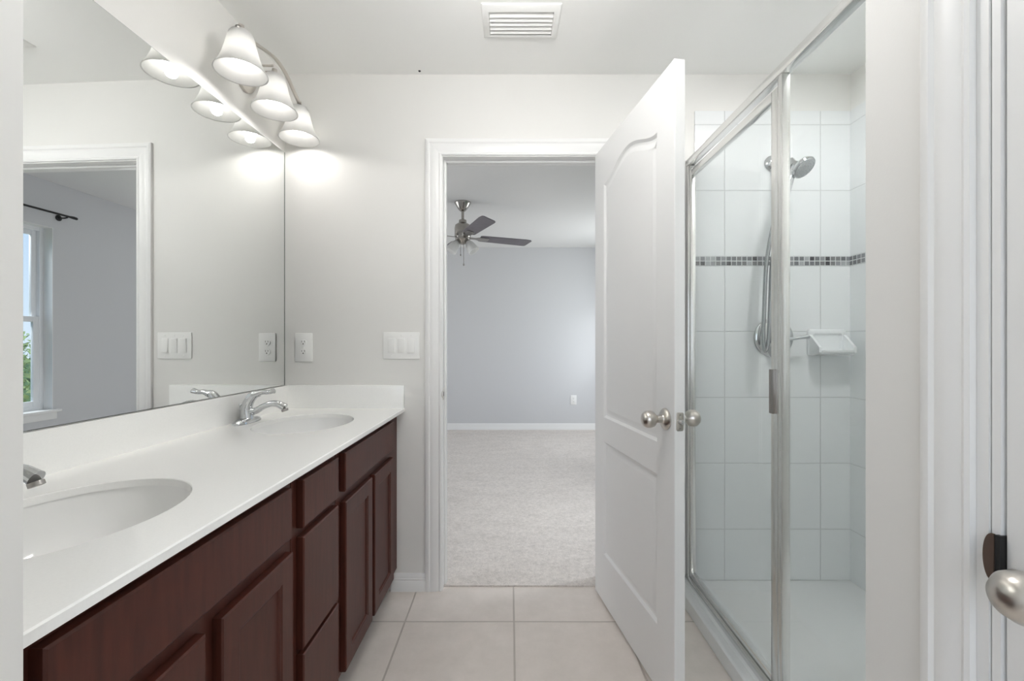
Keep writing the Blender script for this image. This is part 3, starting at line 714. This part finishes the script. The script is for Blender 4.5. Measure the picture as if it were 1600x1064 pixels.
MB().tube([(fx+.012, fy-.03, ZBL-.05), (fx+.012, fy-.03, ZBL-.235)], .0022, n=6, smooth=0).sphere((fx+.012, fy-.03, ZBL-.243), .008, sz=1.5, n=12).build('pull_chain', FANM, t)
MB().tube([(fx-.016, fy-.03, ZBL-.05), (fx-.016, fy-.03, ZBL-.15)], .0018, n=6, smooth=0).sphere((fx-.016, fy-.03, ZBL-.156), .006, sz=1.5, n=12).build('pull_chain', FANM, t)

# ------------------------------------------------------------------ bedroom windows on the right wall
def window(name, Wd, label):
    y0, y1, z0, z1 = Wd
    t = thing(name, (BX+.1, (y0+y1)/2, z0), label, 'window', kind='structure')
    xf = BX+.075
    def fr(x0, x1, a, c, d, e, w): return MB().box(x0, x1, a, a+w, d, e, bev=.003).box(x0, x1, c-w, c, d, e, bev=.003).box(x0, x1, a+w, c-w, d, d+w, bev=.003).box(x0, x1, a+w, c-w, e-w, e, bev=.003)
    fr(xf, xf+.055, y0, y1, z0, z1, .032).build('frame', VINYL, t)
    zm = 1.352
    s = fr(xf+.028, xf+.05, y0+.03, y1-.03, zm-.02, z1-.03, .036).build('upper_sash', VINYL, t)
    MB().box(xf+.037, xf+.041, y0+.06, y1-.06, zm+.012, z1-.06).build('pane', PANE, s, smooth=False)
    s = fr(xf+.004, xf+.028, y0+.03, y1-.03, z0+.03, zm+.02, .042).build('lower_sash', VINYL, t)
    MB().box(xf+.014, xf+.018, y0+.066, y1-.066, z0+.066, zm-.016).build('pane', PANE, s, smooth=False)
    MB().box(BX-.001, xf+.002, y0, y0+.004, z0, z1).box(BX-.001, xf+.002, y1-.004, y1, z0, z1).box(BX-.001, xf+.002, y0, y1, z1-.004, z1).build('reveal', TRIM, t, smooth=False)
    MB().box(BX-.035, xf+.002, y0-.04, y1+.04, z0-.02, z0+.002, bev=.005).box(BX-.014, BX, y0-.02, y1+.02, z0-.075, z0-.02, bev=.003).build('stool', TRIM, t)
    return t
window('window_1', W1, 'white double-hung window seen in the mirror')
window('window_2', W2, 'white double-hung window on the bedroom right wall')
t = thing('curtain_rod', (BX-.07, 2.9, 2.175), 'thin black curtain rod above the bedroom window, seen in the mirror', 'curtain rod')
MB().tube([(BX-.075, 2.30, 2.178), (BX-.075, 3.40, 2.178)], .008, n=12, smooth=0).build('rod', BLACK, t)
MB().tube([(BX-.075, 3.395, 2.178), (BX-.075, 3.42, 2.178), (BX-.070, 3.445, 2.178), (BX-.055, 3.45, 2.178)], [.009, .012, .011, .006], n=12).build('finial', BLACK, t)
MB().tube([(BX, 3.37, 2.165), (BX-.05, 3.37, 2.163), (BX-.077, 3.37, 2.168)], .006, n=10).lathe([(.024, 0), (.024, .004), (.018, .008)], (BX, 3.37, 2.165), (-1, 0, 0), n=20).build('bracket', BLACK, t)

# outdoors beyond the window
struct(MB().box(2.2, 60, -30, 40, -.62, -.6), 'ground', GRASS, smooth=False)
def tree(x, y, h, r, label, seed):
    rnd = random.Random(seed)
    t = thing('tree', (x, y, -.6), label, 'tree', 'trees beyond the bedroom window')
    MB().tube([(x, y, -.6), (x+.05, y, h*.4), (x, y+.05, h*.7)], [.09, .07, .04], n=10).build('trunk', BARK, t)
    b = MB()
    for k in range(2600):
        v = Vector((rnd.gauss(0, 1), rnd.gauss(0, 1), rnd.gauss(0, 1))).normalized()*(rnd.random()**.4)
        c = Vector((x+v.x*r, y+v.y*r, h*.45+v.z*(h*.5+.2)))
        q = Vector((rnd.gauss(0, 1), rnd.gauss(0, 1), rnd.gauss(0, 1))).normalized(); w = q.orthogonal().normalized(); s = rnd.uniform(.04, .08)
        b.bm.faces.new([b.bm.verts.new(c+q*s), b.bm.verts.new(c+w*s*.5), b.bm.verts.new(c-q*s), b.bm.verts.new(c-w*s*.5)])
    b.build('foliage', LEAF, t, smooth=False)
tree(7.0, 6.7, 1.7, .8, 'leafy green tree beyond the bedroom window, seen in the mirror', 3)
tree(7.6, 4.9, 1.5, .8, 'leafy green tree beyond the bedroom window, seen in the mirror', 4)
tree(7.2, 8.7, 1.6, .8, 'leafy green tree beyond the bedroom window, seen in the mirror', 5)

# unseen globe lamps added to brighten the room: mid-bathroom and behind the viewer
for dx, dy, gm, lab in ((.0, 1.08, DOMEM, 'added white globe lamp on a short nickel stem, out of view over the bathroom'), (.05, -.65, REARM, 'added white globe lamp on a short nickel stem, unseen behind the viewer')):
    t = thing('fill_globe', (dx, dy, CZ), lab, 'added ceiling lamp')
    MB().lathe([(.07, 0), (.07, -.012), (.055, -.022), (.012, -.026), (.012, -.09), (.045, -.095), (.045, -.115)], (dx, dy, CZ)).build('lamp_base', NICKEL, t)
    MB().sphere((dx, dy, CZ-.215), .11, n=32).build('globe', gm, t)
t = thing('shower_fill', (1.22, 1.30, CZ), 'added round ceiling light brightening the shower, out of view', 'added light')  # unseen light added to brighten the shower tile
MB().lathe([(.100, 0), (.100, -.004), (.088, -.007), (.084, -.001)], (1.22, 1.30, CZ), caps=False).build('trim_ring', PLATE, t)
MB().lathe([(.085, -.001), (.085, -.003), (.001, -.0032)], (1.22, 1.30, CZ)).build('lens', SHOWM, t)

t = MB().lathe([(.006, 0), (.006, -.001), (.003, -.004), (.001, -.0045)], (-.422, 2.058, CZ), n=12).build('nail_head', DARK)
tag(t, 'tiny dark nail head in the ceiling just before the far wall', 'nail')
